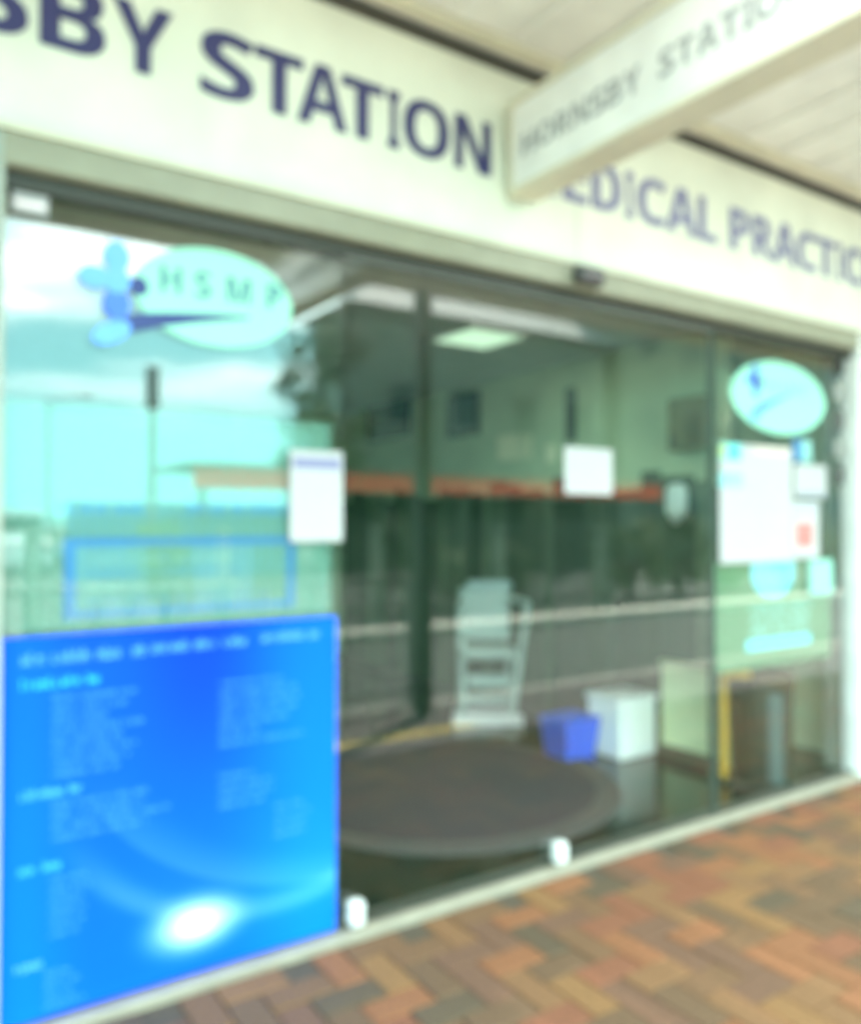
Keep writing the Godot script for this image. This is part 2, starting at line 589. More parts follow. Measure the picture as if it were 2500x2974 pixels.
func make_awning() -> void:
	var a := thing("street_awning", "ribbed cream awning soffit over the footpath", "awning", Vector3(0, 0, 0))
	var opal := mat(0.86, 0.86, 0.84, 0.5)
	opal.backlight_enabled = true
	opal.backlight = Color(1, 1, 1)
	for i in 56:
		var x := -4.8 + 0.3 * i
		var lit := x > FILL_SPAN.x and x < FILL_SPAN.y
		var st := start()
		bx(st, Vector3(x, 3.47, 0.0), Vector3(x + 0.298, 3.50, 1.4 if lit else 2.66))
		bx(st, Vector3(x + 0.02, 3.455, 0.13), Vector3(x + 0.10, 3.4695, 1.38 if lit else 2.62), 0.012)
		obj("soffit_panel", st, M.soffit, a)
		if lit:
			st = start()
			poly(st, [Vector3(x, 3.49, 1.402), Vector3(x + 0.298, 3.49, 1.402), Vector3(x + 0.298, 3.49, 2.248), Vector3(x, 3.49, 2.248)], Vector3.DOWN)
			obj("added_fill_sheet", st, opal, a)  # unseen sheet added to let daylight onto sign, fascia and soffit
		else:
			bxo("roof_sheet", Vector3(x, 3.502, -0.25), Vector3(x + 0.299, 3.52, 2.618), M.galv, a)
		if lit:
			bxo("roof_sheet", Vector3(x, 3.502, -0.25), Vector3(x + 0.299, 3.52, 1.4), M.galv, a)
			bxo("soffit_panel", Vector3(x, 3.47, 2.25), Vector3(x + 0.298, 3.50, 2.66), M.soffit, a)
	bxo("shadow_groove", Vector3(-5, 3.408, -0.25), Vector3(12.0, 3.4695, -0.012), mat(0.085, 0.078, 0.062), a)
	bxo("batten", Vector3(-5, 3.445, 0.055), Vector3(12.0, 3.4695, 0.125), M.cream, a, 0.005)
	bxo("edge_beam", Vector3(-5, 3.34, 2.62), Vector3(12.0, 3.62, 2.74), M.cream, a, 0.01)
	for x in [-1.8, 3.58]:
		var p := thing("awning_post", "square dark post at the near end of the guard fence, holding up the awning" if x > 0 else "square dark post at the kerb far left, beyond the guard fence", "post", Vector3(x, 0, 2.68), "posts along the awning edge")
		bxo("shaft", Vector3(-0.055, 0.012, -0.055), Vector3(0.055, 3.338, 0.055), mat(0.05, 0.07, 0.06, 0.5), p, 0.006)
		bxo("foot_plate", Vector3(-0.09, 0.002, -0.09), Vector3(0.09, 0.012, 0.09), M.galv, p)
		bxo("bracket", Vector3(-0.08, 3.30, -0.08), Vector3(0.08, 3.336, -0.056), M.galv, p)


# ------------------------------------------------------------------ inside the shop
func make_interior() -> void:
	var wall := mat(0.52, 0.66, 0.43, 0.6, 0.4, noise_soft, 1.5)
	struct(bxo("shop_floor", Vector3(-2.0, -0.3, -5.5), Vector3(5.6, 0.0, -0.092), mat(0.014, 0.018, 0.012, 0.12, 0.5, noise_fine, 0.7)))
	struct(bxo("shop_ceiling", Vector3(-2.2, 2.72, -5.7), Vector3(5.8, 2.82, -0.252), mat(0.42, 0.47, 0.43, 0.8, 0.3, noise_soft, 1.2)))
	struct(bxo("back_wall", Vector3(-2.2, 0.0, -5.7), Vector3(5.8, 2.72, -5.502), wall))
	struct(bxo("left_wall", Vector3(-2.2, 0.0, -5.5), Vector3(-2.0, 2.72, -0.252), wall))
	struct(bxo("right_wall", Vector3(5.6, 0.0, -5.5), Vector3(5.8, 2.72, -0.252), wall))
	struct(bxo("partition_wall", Vector3(4.30, 0.0, -5.5), Vector3(4.42, 2.72, -0.52), wall))
	var boards := [mat(0.03, 0.05, 0.033, 0.5), mat(0.05, 0.08, 0.052, 0.5), mat(0.09, 0.13, 0.085, 0.5), mat(0.04, 0.062, 0.036, 0.5), mat(0.14, 0.19, 0.125, 0.5)]
	var panelling := Node3D.new()
	panelling.name = "wall_panelling"
	add_child(panelling)
	struct(panelling)
	var bz := -5.4
	var bi := 0
	while bz < -0.54:
		var bw: float = [0.16, 0.28, 0.11, 0.34, 0.2, 0.09, 0.24][bi % 7]
		bw = minf(bw, -0.52 - bz)
		bxo("board", Vector3(4.286, 0.081, bz), Vector3(4.2985, 1.74 + 0.04 * ((bi * 7) % 4), bz + bw - 0.004), boards[(bi * 3 + bi / 4) % 5], panelling, 0.002)
		bz += bw
		bi += 1
	struct(bxo("recess_wall", Vector3(5.2, 0.0, -5.5), Vector3(5.26, 2.72, -0.252), mat(0.78, 0.90, 0.64, 0.6, 0.4, noise_soft, 1.5)))
	struct(bxo("skirting", Vector3(4.285, 0.0, -5.5), Vector3(4.2995, 0.08, -0.52), mat(0.07, 0.08, 0.06)))
	# round rug
	var r := thing("round_rug", "round dark grey rug with a lighter rim on the clinic floor", "rug", Vector3(2.72, 0.0, -1.28))
	var st := start()
	tube(st, Vector3(0, 0.001, 0), Vector3(0, 0.012, 0), 1.04, 1.03, 72)
	obj("rim", st, mat(0.13, 0.12, 0.115, 0.95, 0.2, noise_fine, 0.3), r)
	st = start()
	tube(st, Vector3(0, 0.0125, 0), Vector3(0, 0.016, 0), 0.90, 0.89, 72)
	obj("pile", st, mat(0.085, 0.070, 0.082, 0.95, 0.2, noise_fine, 0.25), r)
	# ceiling light panels
	for k in 1:
		var at := Vector3(3.2, 2.72, -1.52)
		var l := thing("ceiling_light", "square ceiling light panel glowing pale green just inside the doors", "ceiling light", at)
		var em := mat(0.8, 0.9, 0.82)
		em.emission_enabled = true
		em.emission = lin(0.62, 1.0, 0.66)
		em.emission_energy_multiplier = 0.15
		bxo("light_panel", Vector3(-0.21, -0.022, -0.21), Vector3(0.21, -0.008, 0.21), em, l)
		for e in [[-0.23, -0.23, 0.23, -0.211], [-0.23, 0.211, 0.23, 0.23], [-0.23, -0.21, -0.211, 0.21], [0.211, -0.21, 0.23, 0.21]]:
			bxo("trim", Vector3(e[0], -0.03, e[1]), Vector3(e[2], -0.001, e[3]), M.white, l)
		var al := AreaLight3D.new()
		al.name = "panel_glow"
		al.area_size = Vector2(0.4, 0.4)
		al.light_color = Color(0.88, 1.0, 0.9)
		al.light_energy = 0.12
		al.area_range = 12.0
		al.shadow_enabled = true
		al.rotation.x = -PI / 2
		al.position.y = -0.03
		l.add_child(al)
	# on the partition wall
	frame_on_wall("television", "black wall television deep inside the clinic", "television", 2.36, 2.75, -4.8, -4.05, 0.06, mat(0.02, 0.02, 0.02, 0.2), mat(0.012, 0.012, 0.014, 0.1))
	frame_on_wall("framed_picture", "dark framed picture on the clinic wall beside the television", "picture", 2.28, 2.66, -3.40, -2.95, 0.03, mat(0.03, 0.035, 0.03, 0.4), mat(0.16, 0.22, 0.22, 0.4))
	frame_on_wall("notice_sheet", "pair-sized cream notice on the clinic wall below the picture", "notice", 2.03, 2.24, -2.70, -2.46, 0.004, mat(0.85, 0.84, 0.58), mat(0.85, 0.84, 0.58))
	frame_on_wall("notice_sheet", "darker cream notice touching the cream one on the clinic wall", "notice", 2.03, 2.22, -2.45, -2.27, 0.004, mat(0.72, 0.74, 0.50), mat(0.72, 0.74, 0.50))
	frame_on_wall("light_switch", "small cream switch plate on the clinic wall right of the notices", "switch", 1.98, 2.12, -2.10, -1.99, 0.012, mat(0.8, 0.8, 0.55), mat(0.85, 0.86, 0.62))
	frame_on_wall("coat_rail", "narrow dark upright rail on the clinic wall above the square notice", "rail", 2.12, 2.52, -1.86, -1.77, 0.03, mat(0.05, 0.06, 0.045), mat(0.04, 0.05, 0.035))
	var c := thing("wall_cupboard", "small olive brown cupboard near the front end of the clinic wall", "cupboard", Vector3(4.2995, 1.97, -0.83))
	bxo("carcass", Vector3(-0.11, 0, 0), Vector3(0, 0.33, 0.27), mat(0.12, 0.11, 0.04, 0.5), c, 0.004)
	bxo("door", Vector3(-0.122, 0.008, 0.008), Vector3(-0.111, 0.322, 0.262), mat(0.14, 0.13, 0.05, 0.5), c, 0.003)
	bxo("handle", Vector3(-0.145, 0.03, 0.03), Vector3(-0.123, 0.10, 0.06), M.dark, c, 0.004)
	c = thing("sanitiser_dispenser", "pale mint dispenser with rounded shell on the clinic wall under the cupboard", "dispenser", Vector3(4.2995, 1.53, -0.89))
	st = start()
	box(st, Vector3(-0.055, 0.125, 0.08), Vector3(0.11, 0.22, 0.14), 0.035)
	obj("shell", st, mat(0.78, 0.93, 0.88, 0.35), c)
	bxo("nozzle", Vector3(-0.085, -0.02, 0.06), Vector3(-0.05, 0.014, 0.10), M.white, c, 0.005)
	# toys by the wall
	c = thing("storage_box", "white lidded storage box on the clinic floor against the wall", "box", Vector3(3.93, 0.0, -1.30))
	st = start()
	bx(st, Vector3(0, 0, 0), Vector3(0.34, 0.36, 0.3), 0.015)
	obj("body", st, mat(0.88, 0.93, 0.90, 0.4), c)
	bxo("lid", Vector3(-0.012, 0.362, -0.012), Vector3(0.352, 0.395, 0.312), mat(0.84, 0.9, 0.87, 0.4), c, 0.01)
	c = thing("toy_tub", "blue plastic tub on the floor left of the white box", "tub", Vector3(3.76, 0.0, -1.28))
	st = start()
	frustum(st, Vector3(0, 0, 0), 0.24, 0.20, 0.30, 0.25, 0.24)
	obj("body", st, mat(0.02, 0.11, 0.72, 0.4), c)
	bxo("rim", Vector3(-0.155, 0.241, -0.13), Vector3(0.155, 0.262, 0.13), mat(0.03, 0.13, 0.75, 0.4), c, 0.008)
	c = thing("low_cupboard", "low cream cupboard built along the foot of the clinic wall", "cupboard", Vector3(4.0, 0, -0.98))
	c.position = Vector3(4.285, 0.0, -0.95)
	bxo("carcass", Vector3(-0.03, 0.081, 0.0), Vector3(0.0, 0.60, 0.42), mat(0.74, 0.84, 0.52, 0.5, 0.4, noise_soft, 0.8), c, 0.004)
	bxo("top", Vector3(-0.045, 0.601, -0.01), Vector3(0.0, 0.625, 0.43), mat(0.55, 0.56, 0.36, 0.5), c, 0.004)
	# pale high backed chair by the partition
	var b := thing("side_chair", "pale grey high backed chair on a white base bar, standing deep inside the clinic", "chair", Vector3(3.93, 0.0, -2.36))
	b.rotation.y = deg_to_rad(-34)
	var pale := mat(0.33, 0.42, 0.38, 0.45)
	st = start()
	box(st, Vector3(-0.02, 0.80, -0.16), Vector3(0.40, 0.42, 0.05), 0.02, Basis(Vector3.RIGHT, -0.12))
	obj("backrest", st, pale, b)
	bxo("headrest", Vector3(-0.16, 0.975, -0.22), Vector3(0.20, 1.06, -0.15), mat(0.34, 0.46, 0.46, 0.45), b, 0.02)
	bxo("seat", Vector3(-0.22, 0.50, -0.16), Vector3(0.20, 0.57, 0.24), pale, b, 0.02)
	for e in [[Vector3(0.30, 0.90, 0.05), Vector3(0.17, 0.08, 0.16)], [Vector3(-0.22, 0.86, 0.05), Vector3(-0.20, 0.08, 0.16)], [Vector3(0.30, 0.90, 0.05), Vector3(0.20, 0.92, -0.16)], [Vector3(-0.22, 0.86, 0.05), Vector3(-0.2, 0.88, -0.16)], [Vector3(0.17, 0.50, -0.14), Vector3(0.19, 0.08, -0.18)], [Vector3(-0.19, 0.50, -0.14), Vector3(-0.21, 0.08, -0.18)]]:
		st = start()
		tube(st, e[0], e[1], 0.026, 0.026, 12)
		obj("frame_tube", st, mat(0.40, 0.50, 0.45, 0.35), b)
	bxo("apron", Vector3(-0.17, 0.27, 0.10), Vector3(0.15, 0.37, 0.14), pale, b, 0.012)
	bxo("stretcher", Vector3(-0.18, 0.16, 0.12), Vector3(0.15, 0.22, 0.15), pale, b, 0.008)
	bxo("base_bar", Vector3(-0.28, 0.0, 0.13), Vector3(0.25, 0.079, 0.20), M.white, b, 0.012)
	bxo("base_bar", Vector3(-0.26, 0.0, -0.22), Vector3(0.24, 0.079, -0.15), M.white, b, 0.012)
	# dark bin in the recess behind the right pane
	c = thing("pedal_bin", "dark green bin with yellow edge strip and brown lid, behind the right pane", "bin", Vector3(4.29, 0.0, -0.27))
	c.rotation.y = deg_to_rad(-52)
	var yellow := mat(0.62, 0.38, 0.03, 0.4, 0.5, noise_soft, 0.3)
	st = start()
	tube(st, Vector3(0.02, 0.02, 0), Vector3(0.02, 0.59, 0), 0.165, 0.18, 32)
	obj("body", st, mat(0.008, 0.02, 0.013, 0.35), c)
	bxo("edge_strip", Vector3(-0.205, 0.03, 0.0), Vector3(-0.165, 0.62, 0.09), yellow, c, 0.008)
	bxo("highlight_strip", Vector3(0.045, 0.05, 0.165), Vector3(0.125, 0.55, 0.186), mat(0.07, 0.12, 0.12, 0.3), c, 0.006)  # paler strip painting in the highlight on the dark body
	bxo("lid_rim", Vector3(-0.205, 0.622, -0.12), Vector3(-0.04, 0.668, 0.165), yellow, c, 0.01)
	bxo("lid", Vector3(-0.038, 0.592, -0.15), Vector3(0.20, 0.645, 0.165), mat(0.09, 0.065, 0.035, 0.45), c, 0.014)
	bxo("foot", Vector3(-0.15, 0.0, -0.13), Vector3(0.18, 0.019, 0.14), M.dark, c)


func frustum(st: SurfaceTool, c: Vector3, w0: float, d0: float, w1: float, d1: float, h: float) -> void:
	var lo := []
	var hi := []
	for q in [[-1, -1], [1, -1], [1, 1], [-1, 1]]:
		lo.append(c + Vector3(q[0] * w0 / 2, 0, q[1] * d0 / 2))
		hi.append(c + Vector3(q[0] * w1 / 2, h, q[1] * d1 / 2))
	poly(st, lo, Vector3.DOWN)
	poly(st, hi, Vector3.UP)
	for i in 4:
		var k := (i + 1) % 4
		var o: Vector3 = lo[i] + lo[k] - c * 2
		poly(st, [lo[i], lo[k], hi[k], hi[i]], Vector3(o.x, 0, o.z))


func frame_on_wall(called: String, label: String, category: String, y0: float, y1: float, z0: float, z1: float, t: float, edge: Material, face: Material) -> void:
	var o := thing(called, label, category, Vector3(4.2995, y0, z0))
	var h := y1 - y0
	var w := z1 - z0
	var b := 0.045 if t > 0.015 else 0.008
	bxo("face", Vector3(-t * 0.7, b, b), Vector3(0, h - b, w - b), face, o)
	bxo("border", Vector3(-t, 0, 0), Vector3(0, b - 0.001, w), edge, o, 0.002)
	bxo("border", Vector3(-t, h - b + 0.001, 0), Vector3(0, h, w), edge, o, 0.002)
	bxo("border", Vector3(-t, b, 0), Vector3(0, h - b, b - 0.001), edge, o, 0.002)
	bxo("border", Vector3(-t, b, w - b + 0.001), Vector3(0, h - b, w), edge, o, 0.002)


# ------------------------------------------------------------------ posters, stickers and film on the glass
const FACE := -0.0265   # just in front of the outer glass face
const BACK := -0.0555   # just behind the inner glass face


func make_window_graphics() -> void:
	# blue poster
	var p := sheet("info_poster", 1.099, 1.14, 0.0015, poster_material())
	p.position = Vector3(0.309, 0.025, FACE)
	tag(p, "large bright blue poster of small print and light swooshes on the left pane", "poster")
	# frosted film above it
	p = sheet("frosted_film", 1.09, 0.70, 0.0012, film_material())
	p.position = Vector3(0.31, 1.172, BACK - 0.002)
	tag(p, "pale mint frosted film with a blue outlined panel above the blue poster", "window film")
	# oval logos
	logo("logo_sticker", "oval clinic logo sticker with blue cross and HSMP letters on the left pane", Vector3(0.955, 2.268, FACE), 0.275, 0.165, true)
	logo("logo_sticker", "mint oval clinic logo sticker at the top of the right pane", Vector3(4.165, 2.205, FACE), 0.44, 0.20, false)
	# sheets of paper
	paper("paper_notice", "tall white paper notice with mauve heading right of the frosted film", Vector2(1.225, 1.44), Vector2(1.435, 1.77), [[0.06, 0.80, 0.9, 0.12, Color(0.50, 0.50, 0.62)]], 14, 1)
	paper("paper_notice", "plain white square notice on the sliding glass door", Vector2(2.545, 1.64), Vector2(2.845, 1.85), [], 8, 2)
	paper("corner_sticker", "small pinkish white sticker in the top left corner of the left pane", Vector2(0.33, 2.435), Vector2(0.43, 2.495), [[0.1, 0.3, 0.8, 0.3, Color(0.93, 0.86, 0.88)]], 0, 3)
	var c_cyan := Color(0.36, 0.78, 0.78)
	paper("paper_poster", "largest white paper poster with cyan blocks on the right pane", Vector2(3.63, 1.30), Vector2(4.27, 1.93), [[0.0, 0.86, 0.28, 0.13, c_cyan], [0.0, 0.63, 0.3, 0.12, Color(0.55, 0.76, 0.78)], [0.0, 0.88, 0.1, 0.1, Color(0.66, 0.76, 0.55)], [0.45, 0.93, 0.5, 0.06, Color(0.80, 0.75, 0.72)]], 18, 4)
	paper("paper_poster", "white paper sheet right of the largest poster, below the oval", Vector2(4.295, 1.66), Vector2(4.61, 1.845), [[0.05, 0.05, 0.9, 0.12, Color(0.58, 0.59, 0.64)]], 6, 5)
	paper("paper_poster", "white paper sheet with a pink red block on the right pane", Vector2(4.275, 1.31), Vector2(4.535, 1.635), [[0.12, 0.2, 0.62, 0.42, Color(0.74, 0.46, 0.44)], [0.05, 0.85, 0.9, 0.08, Color(0.64, 0.66, 0.70)]], 4, 6)
	paper("card_sticker", "small blue card between oval logo and white sheets on the right pane", Vector2(4.28, 1.86), Vector2(4.46, 1.985), [[0.0, 0.0, 0.5, 1.0, Color(0.30, 0.48, 0.64)], [0.5, 0.0, 0.5, 1.0, Color(0.54, 0.74, 0.72)]], 0, 7)
	paper("paper_leaflet", "pale mint leaflet overlapping the film at the right edge of the right pane", Vector2(4.43, 1.10), Vector2(4.67, 1.298), [[0.0, 0.0, 1.0, 1.0, Color(0.56, 0.76, 0.70)]], 4, 8)
	# mint film on the right pane
	p = sheet("mint_film", 1.085, 0.585, 0.0012, right_film_material())
	p.position = Vector3(3.605, 0.725, BACK - 0.002)
	tag(p, "mint green film with blue oval and cyan line on the right pane", "window film")
	# strip of payment stickers
	for k in 5:
		var y := 2.40 - 0.165 * k
		var g: float = [0.2, 0.58, 0.36, 0.55, 0.32][k]
		paper("payment_sticker", ["dark grey card sticker, topmost in the strip by the right jamb", "pale card sticker, second from the top in the strip", "mid grey card sticker in the middle of the strip", "pale grey card sticker, second from the bottom of the strip", "grey card sticker, lowest in the strip by the right jamb"][k], Vector2(4.70, y), Vector2(4.80, y + 0.11), [[0.0, 0.0, 1.0, 1.0, Color(g, g * 1.02, g * 0.97)], [0.15, 0.3, 0.7, 0.2, Color(g * 0.8, g * 0.8, g * 0.85)]], 0, 20 + k, "card stickers in a strip")


func paper(called: String, label: String, a: Vector2, b: Vector2, blocks: Array, lines: int, seed_: int, group := "") -> void:
	var w := 160
	var h := int(160.0 * (b.y - a.y) / (b.x - a.x))
	var im := Image.create(w, h, false, Image.FORMAT_RGB8)
	im.fill(Color(0.69, 0.685, 0.69))
	rng.seed = 500 + seed_
	for e in blocks:
		im.fill_rect(Rect2i(int(e[0] * w), int((1.0 - e[1] - e[3]) * h), int(ceil(e[2] * w)), int(ceil(e[3] * h))), e[4])
	for i in lines:
		print_line(im, w * 0.12, h * (0.3 + 0.62 * i / lines), w * rng.randf_range(0.6, 0.9), maxf(3.0, h * 0.022), Color(0.66, 0.67, 0.70))
	var m := StandardMaterial3D.new()
	m.albedo_texture = ImageTexture.create_from_image(im)
	m.roughness = 0.7
	m.metallic_specular = 0.3
	var o := sheet(called, b.x - a.x, b.y - a.y, 0.0008, m)
	o.position = Vector3(a.x, a.y, FACE)
	tag(o, label, "sticker" if "sticker" in called else "notice", group)


func logo(called: String, label: String, at: Vector3, rx: float, ry: float, big: bool) -> void:
	var o := thing(called, label, "sticker", at)
	var st := start()
	prism(st, ellipse(Vector2.ZERO, rx, ry, 64), 0.0, 0.001)
	obj("oval", st, M.mint, o)
	var light := mat(0.14, 0.38, 1.0, 0.5)
	var mid := mat(0.05, 0.16, 0.75, 0.5)
	var navy_blue := mat(0.03, 0.09, 0.45, 0.5)
	var navy := mat(0.015, 0.035, 0.18, 0.5)
	var ink := mat(0.06, 0.20, 0.24, 0.5)
	var c := Vector2(-0.325, 0.005) if big else Vector2(-0.225, 0.075)
	var s := 1.0 if big else 0.72
	var k := 0
	for e in [[0.0, 0.078, 0.036, 0.05, light], [-0.068, 0.004, 0.042, 0.036, light], [0.0, -0.072, 0.036, 0.05, mid], [0.0, 0.004, 0.036, 0.042, light]]:
		st = start()
		prism(st, ellipse(c + Vector2(e[0], e[1]) * s, e[2] * s * 1.15, e[3] * s, 28), 0.0012 + 0.0003 * k, 0.0022 + 0.0003 * k)
		obj("cross_arm", st, e[4] if big else navy_blue, o)
		k += 1
	st = start()
	prism(st, ellipse(c + Vector2(0.068, -0.006) * s, 0.03 * s, 0.032 * s, 28), 0.0012, 0.0022)
	obj("dot", st, navy, o)
	# swoosh
	var top := []
	var low := []
	for i in 21:
		var t := i / 20.0
		var x := -0.02 + 0.46 * t if big else -0.05 + 0.42 * t
		var y := -0.165 + 0.11 * pow(t, 0.55) if big else -0.245 + 0.19 * pow(t, 0.7)
		var th := (0.03 * (1.0 - t) + 0.004) * minf(1.0, t * 6 + 0.35)
		top.append(c + Vector2(x, y + th) * (1.0 if big else 0.85))
		low.append(c + Vector2(x, y - th) * (1.0 if big else 0.85))
	low.reverse()
	st = start()
	prism(st, top + low, 0.0012, 0.0022)
	obj("swoosh", st, navy if big else mat(0.05, 0.14, 0.42), o)
	st = start()
	prism(st, ellipse(c + (Vector2(-0.015, -0.165) if big else Vector2(-0.01, -0.19)), 0.065 if big else 0.04, 0.032 if big else 0.026, 24, 0.5), 0.0026, 0.0034)
	obj("swoosh_tail", st, light if big else mat(0.08, 0.24, 0.6), o)
	var xs := [[-0.19, -0.12], [-0.075, -0.02], [0.035, 0.12], [0.18, 0.235]] if big else [[-0.11, -0.04], [-0.01, 0.045], [0.08, 0.16], [0.2, 0.25]]
	for i in 4:
		letter("HSMP"[i], xs[i][0], xs[i][1], -0.005 if big else 0.02, 0.085 if big else 0.07, 0.002, ink if big else mat(0.22, 0.55, 0.60), o, true, 0.0012)


func poster_material() -> StandardMaterial3D:
	var w := 880
	var h := 904
	var im := Image.create(w, h, false, Image.FORMAT_RGB8)
	rng.seed = 77
	for y in h:
		for x in w:
			var u := float(x) / w
			var v := float(y) / h
			# deep azure with a darker column, brighter margins
			var g := 0.28 + 0.07 * smoothstep(0.25, 0.0, u) + 0.09 * smoothstep(0.55, 0.95, u) + 0.08 * v - 0.06 * smoothstep(0.3, 0.0, absf(u - 0.55)) * smoothstep(0.6, 0.1, v)
			var r := 0.03
			# swooshes of light across the print
			var d1 := Vector2((u - 0.78) / 0.62, (v - 0.45) / 0.42).length()
			var s1 := smoothstep(0.86, 1.0, d1) * smoothstep(1.10, 1.0, d1) * smoothstep(0.5, 0.75, v)
			var d2 := Vector2((u - 1.05) / 0.85, (v - 0.28) / 0.55).length()
			var s2 := smoothstep(0.80, 1.0, d2) * smoothstep(1.02, 1.0, d2) * smoothstep(0.35, 0.6, v)
			var wash := smoothstep(0.5, 0.95, v) * smoothstep(0.15, 0.6, u) * 0.35 * smoothstep(1.25, 0.9, d1)
			var lift := clampf(s1 * 0.45 + s2 * 0.28 + wash * 0.55, 0.0, 1.0)
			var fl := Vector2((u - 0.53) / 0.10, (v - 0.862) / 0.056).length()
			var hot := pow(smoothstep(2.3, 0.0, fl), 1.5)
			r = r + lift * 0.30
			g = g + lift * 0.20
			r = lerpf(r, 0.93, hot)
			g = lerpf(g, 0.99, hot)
			im.set_pixel(x, y, Color(r, g, 0.98))
	var c := Color(0.28, 0.54, 0.92)
	# heading, then columns of small print
	print_line(im, 45, 36, 320, 30, Color(0.36, 0.62, 0.92))
	print_line(im, 350, 34, 610, 28, Color(0.36, 0.62, 0.95))
	print_line(im, 650, 30, 820, 28, Color(0.38, 0.62, 0.92))
	print_line(im, 45, 98, 220, 26, Color(0.22, 0.70, 0.95))
	for i in 8:
		print_line(im, 115, 142 + 26 * i, rng.randf_range(240, 340), 16, c)
		if i < 7:
			print_line(im, 530, 150 + 27 * i, rng.randf_range(640, 820), 16, c)
	for i in 4:
		print_line(im, 530, 398 + 26 * i, rng.randf_range(620, 740), 16, c)
	print_line(im, 45, 360, 180, 24, Color(0.35, 0.70, 0.95))
	for i in 4:
		print_line(im, 115, 398 + 26 * i, rng.randf_range(330, 420), 16, c)
	print_line(im, 42, 535, 130, 24, Color(0.30, 0.72, 0.93))
	for i in 6:
		print_line(im, 110, 575 + 26 * i, rng.randf_range(160, 220), 15, c)
	print_line(im, 36, 760, 110, 24, Color(0.40, 0.70, 0.95))
	for i in 4:
		print_line(im, 100, 795 + 25 * i, rng.randf_range(160, 200), 15, c)
	for i in 4:
		print_line(im, 690, 505 + 27 * i, rng.randf_range(760, 800), 15, c)
	var m := StandardMaterial3D.new()
	m.albedo_texture = ImageTexture.create_from_image(im)
	m.roughness = 0.65
	m.metallic_specular = 0.2
	return m


func film_material() -> StandardMaterial3D:
	var w := 800
	var h := 507
	var im := Image.create(w, h, false, Image.FORMAT_RGB8)
	im.fill(Color(0.40, 0.58, 0.52))
	rng.seed = 78
	var blue := Color(0.27, 0.50, 0.70)
	# outlined panel
	var x0 := 128
	var x1 := 695
	var y0 := 298
	var y1 := 482
	for e in [[x0, y0, x1 - x0, 20], [x0, y1 - 18, x1 - x0, 16], [x0, y0, 26, y1 - y0], [x1 - 22, y0, 22, y1 - y0]]:
		im.fill_rect(Rect2i(e[0], e[1], e[2], e[3]), blue)
	im.fill_rect(Rect2i(x0 + 26, y0 + 20, 160, y1 - y0 - 38), Color(0.41, 0.60, 0.58))
	im.fill_rect(Rect2i(x0 + 300, y0 + 20, 150, y1 - y0 - 38), Color(0.42, 0.61, 0.60))
	for i in 4:
		print_line(im, x0 + 50, y0 + 40 + 32 * i, x1 - rng.randf_range(60, 200), 20, Color(0.52, 0.68, 0.62) if i % 2 == 0 else Color(0.36, 0.56, 0.64))
	# a line of blue print near the horizon
	print_line(im, 110, 215, 300, 26, Color(0.27, 0.52, 0.72))
	print_line(im, 410, 208, 680, 34, Color(0.27, 0.52, 0.72))
	var m := StandardMaterial3D.new()
	m.albedo_texture = ImageTexture.create_from_image(im)
	m.roughness = 0.8
	m.metallic_specular = 0.2
	m.backlight_enabled = true
	m.backlight = Color(0.4, 0.4, 0.4)
	return m


func right_film_material() -> StandardMaterial3D:
	var w := 400
	var h := 216
	var im := Image.create(w, h, false, Image.FORMAT_RGB8)
	im.fill(Color(0.37, 0.51, 0.39))
	rng.seed = 79
	for y in h:
		for x in w:
			var d := Vector2((x - 195.0) / 72.0, (y - 25.0) / 52.0).length()
			if d < 1.0 or (absf(x - 195.0) < 72.0 and y < 25):
				im.set_pixel(x, y, Color(0.46, 0.79, 0.86))
	for i in 3:
		print_line(im, 120, 92 + 22 * i, rng.randf_range(300, 340), 14, Color(0.60, 0.86, 0.86))
	im.fill_rect(Rect2i(105, 160, 220, 20), Color(0.47, 0.84, 0.90))
	var m := StandardMaterial3D.new()
	m.albedo_texture = ImageTexture.create_from_image(im)
	m.roughness = 0.8
	m.metallic_specular = 0.2
	m.backlight_enabled = true
	m.backlight = Color(0.4, 0.4, 0.4)
	return m


